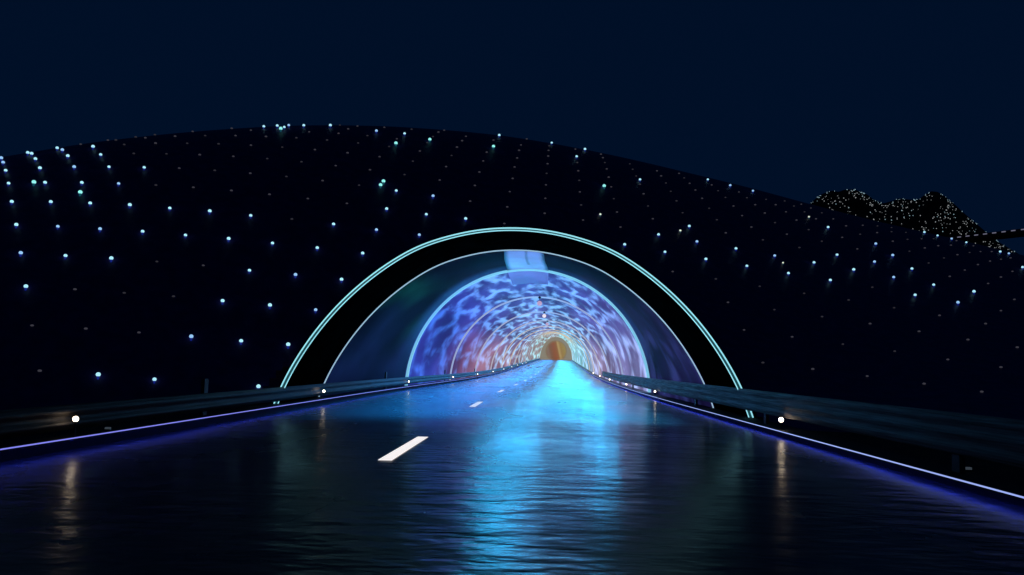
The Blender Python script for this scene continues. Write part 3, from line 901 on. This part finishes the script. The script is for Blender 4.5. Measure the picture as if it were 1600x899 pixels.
def column(col, where):
    for i, (px, py, lit) in enumerate(col):
        word = 'glowing' if lit else 'dim grey'
        kind = (random.choice(['cyan', 'cyan', 'cyan', 'blue']) if lit else random.choice(['dim', 'dim', 'faint']))
        lab = '%s hill lamp, %s below skyline in %s' % (word, ordinal(i + 1), where)
        hill_lamp(px, py, kind, lab, 'small globe lamps dotted over the hill')
for k, c in enumerate(LEFT_COLS):
    column(c, '%s lamp column from left frame edge' % ordinal(k + 1))
for k, c in enumerate(RIGHT_COLS):
    column(c, 'the lamp column over arch crown' if k == 0 else '%s lamp column right of arch crown' % ordinal(k))
for px, py, kind, lab in ODD:
    hill_lamp(px, py, kind, lab, 'small globe lamps dotted over the hill')

# ------------------------------------------------------------------ far mountain with its net of lights
RIDGE = [(1180,345),(1240,330),(1262,322),(1275,310),(1285,303),(1300,298),(1310,300),(1320,296.5),(1335,296),(1345,300),(1355,304),(1365,312),(1380,318),(1395,314),
         (1405,310),(1420,312),(1435,312),(1443,306),(1455,299),(1465,300),(1475,306),(1490,318),(1505,332),(1520,345),(1540,362),(1560,378),(1580,390),(1600,402),(1640,430)]
rang = []
for px, py in RIDGE:
    d = ray(px, py); rang.append((math.atan2(d.x, d.y), d.z / math.hypot(d.x, d.y)))
MR0, MRC, MRB = 128.0, 150.0, 178.0
def mount_pt(th, t_):      # t_ 0 near toe, 1 ridge, 2 far toe
    r = MR0 + (MRC - MR0) * t_ if t_ <= 1 else MRC + (MRB - MRC) * (t_ - 1)
    top = interp(rang, th)
    te = 0.0 + top * (1 - abs(1 - t_) ** 1.7)
    amp = 0.9 * (1 - abs(1 - t_)) ** 0.0 * (abs(1 - t_) > 0.03)
    p = Vector((r * math.sin(th), r * math.cos(th), EYE + r * te))
    q = mnoise.noise(p * 0.16) * 1.6 + mnoise.noise(p * 0.45) * 0.6
    k = min(1.0, abs(1 - t_) * 3)
    return p + Vector((math.sin(th), math.cos(th), 0.0)) * q * k
th0, th1 = rang[0][0], rang[-1][0]
NA, NB = 150, 40
v = [mount_pt(th0 + (th1 - th0) * i / NA, 2 * j / NB) for i in range(NA + 1) for j in range(NB + 1)]
f = [(i * (NB + 1) + j, (i + 1) * (NB + 1) + j, (i + 1) * (NB + 1) + j + 1, i * (NB + 1) + j + 1) for i in range(NA) for j in range(NB)]
tag(link('mountain', v, f, MAT_ROCK, smooth=True), kind='structure')
MAT_FAIRY = glow('fairy light', (0.90, 0.96, 1.0), 0.40, False)
MAT_FAIRY2 = glow('cool fairy light', (0.55, 0.85, 1.0), 0.55, False)
a = MB(); rnd = random.Random(5)
cnt = 0
while cnt < 1400:
    th = rnd.uniform(th0, th1); tt = 1 - rnd.random() * 0.8
    cl = mnoise.noise(Vector((th * 90, tt * 9, 0.5)))
    if cl < -0.15 and rnd.random() < 0.75: continue
    p = mount_pt(th, tt)
    s = 0.068 * rnd.choice([0.6, 0.75, 1.0, 1.0, 1.25])
    c = p - Vector((math.sin(th), math.cos(th), 0)) * 0.15
    mi = 1 if (tt > 0.93 or rnd.random() < 0.15) else 0
    a.add([c + Vector(d) * s for d in ((1,0,0),(-1,0,0),(0,1,0),(0,-1,0),(0,0,1),(0,0,-1))],
          [(0,2,4),(2,1,4),(1,3,4),(3,0,4),(2,0,5),(1,2,5),(3,1,5),(0,3,5)], mi)
    cnt += 1
tag(a.build('fairy_lights', [MAT_FAIRY, MAT_FAIRY2]), 'swarm of tiny warm white lights covering the dark far mountain', 'fairy lights', kind='stuff')

# ------------------------------------------------------------------ footbridge beyond the hill
pa = Vector((0, 0, EYE)) + ray(1478, 377) * 112
pb = Vector((0, 0, EYE)) + ray(1660, 356) * 100
bridge = thing('footbridge', 'slim dark footbridge with a line of small lights, running off beside the far mountain', 'bridge', pa)
D = pb - pa; Lb = D.length; fx = D.normalized(); sx = fx.cross(Vector((0, 0, 1))).normalized(); uz = sx.cross(fx)
def bbox(s0, s1, w0, w1, h0, h1, name, mat):
    v = [fx * s + sx * w + uz * h for s in (s0, s1) for w in (w0, w1) for h in (h0, h1)]
    return link(name, v, [(0,1,3,2),(4,6,7,5),(0,4,5,1),(2,3,7,6),(0,2,6,4),(1,5,7,3)], mat, bridge)
bbox(0, Lb, -1.2, 1.2, -0.34, 0.0, 'deck', MAT_CONC)
MAT_PARA = ground_mat('parapet paint', (0.05, 0.045, 0.06), (0.09, 0.08, 0.11), 3.0)
bbox(0, Lb, 1.1, 1.19, 0.003, 0.22, 'parapet', MAT_PARA); bbox(0, Lb, -1.19, -1.1, 0.003, 0.22, 'parapet', MAT_PARA)
MAT_BL = glow('bridge light', (0.62, 0.62, 0.9), 0.22, False)
for i in range(12):
    s = Lb * (0.06 + 0.08 * i)
    bbox(s - 0.26, s + 0.26, 1.20, 1.27, 0.06, 0.16, 'edge_light', MAT_BL)
pr = MB(); q = fx * (Lb * 0.93)
pr.box(q.x - 0.4, q.x + 0.4, q.y - 0.4, q.y + 0.4, -pa.z - 0.1, q.z - 0.5); pr.build('pier', MAT_CONC, bridge)
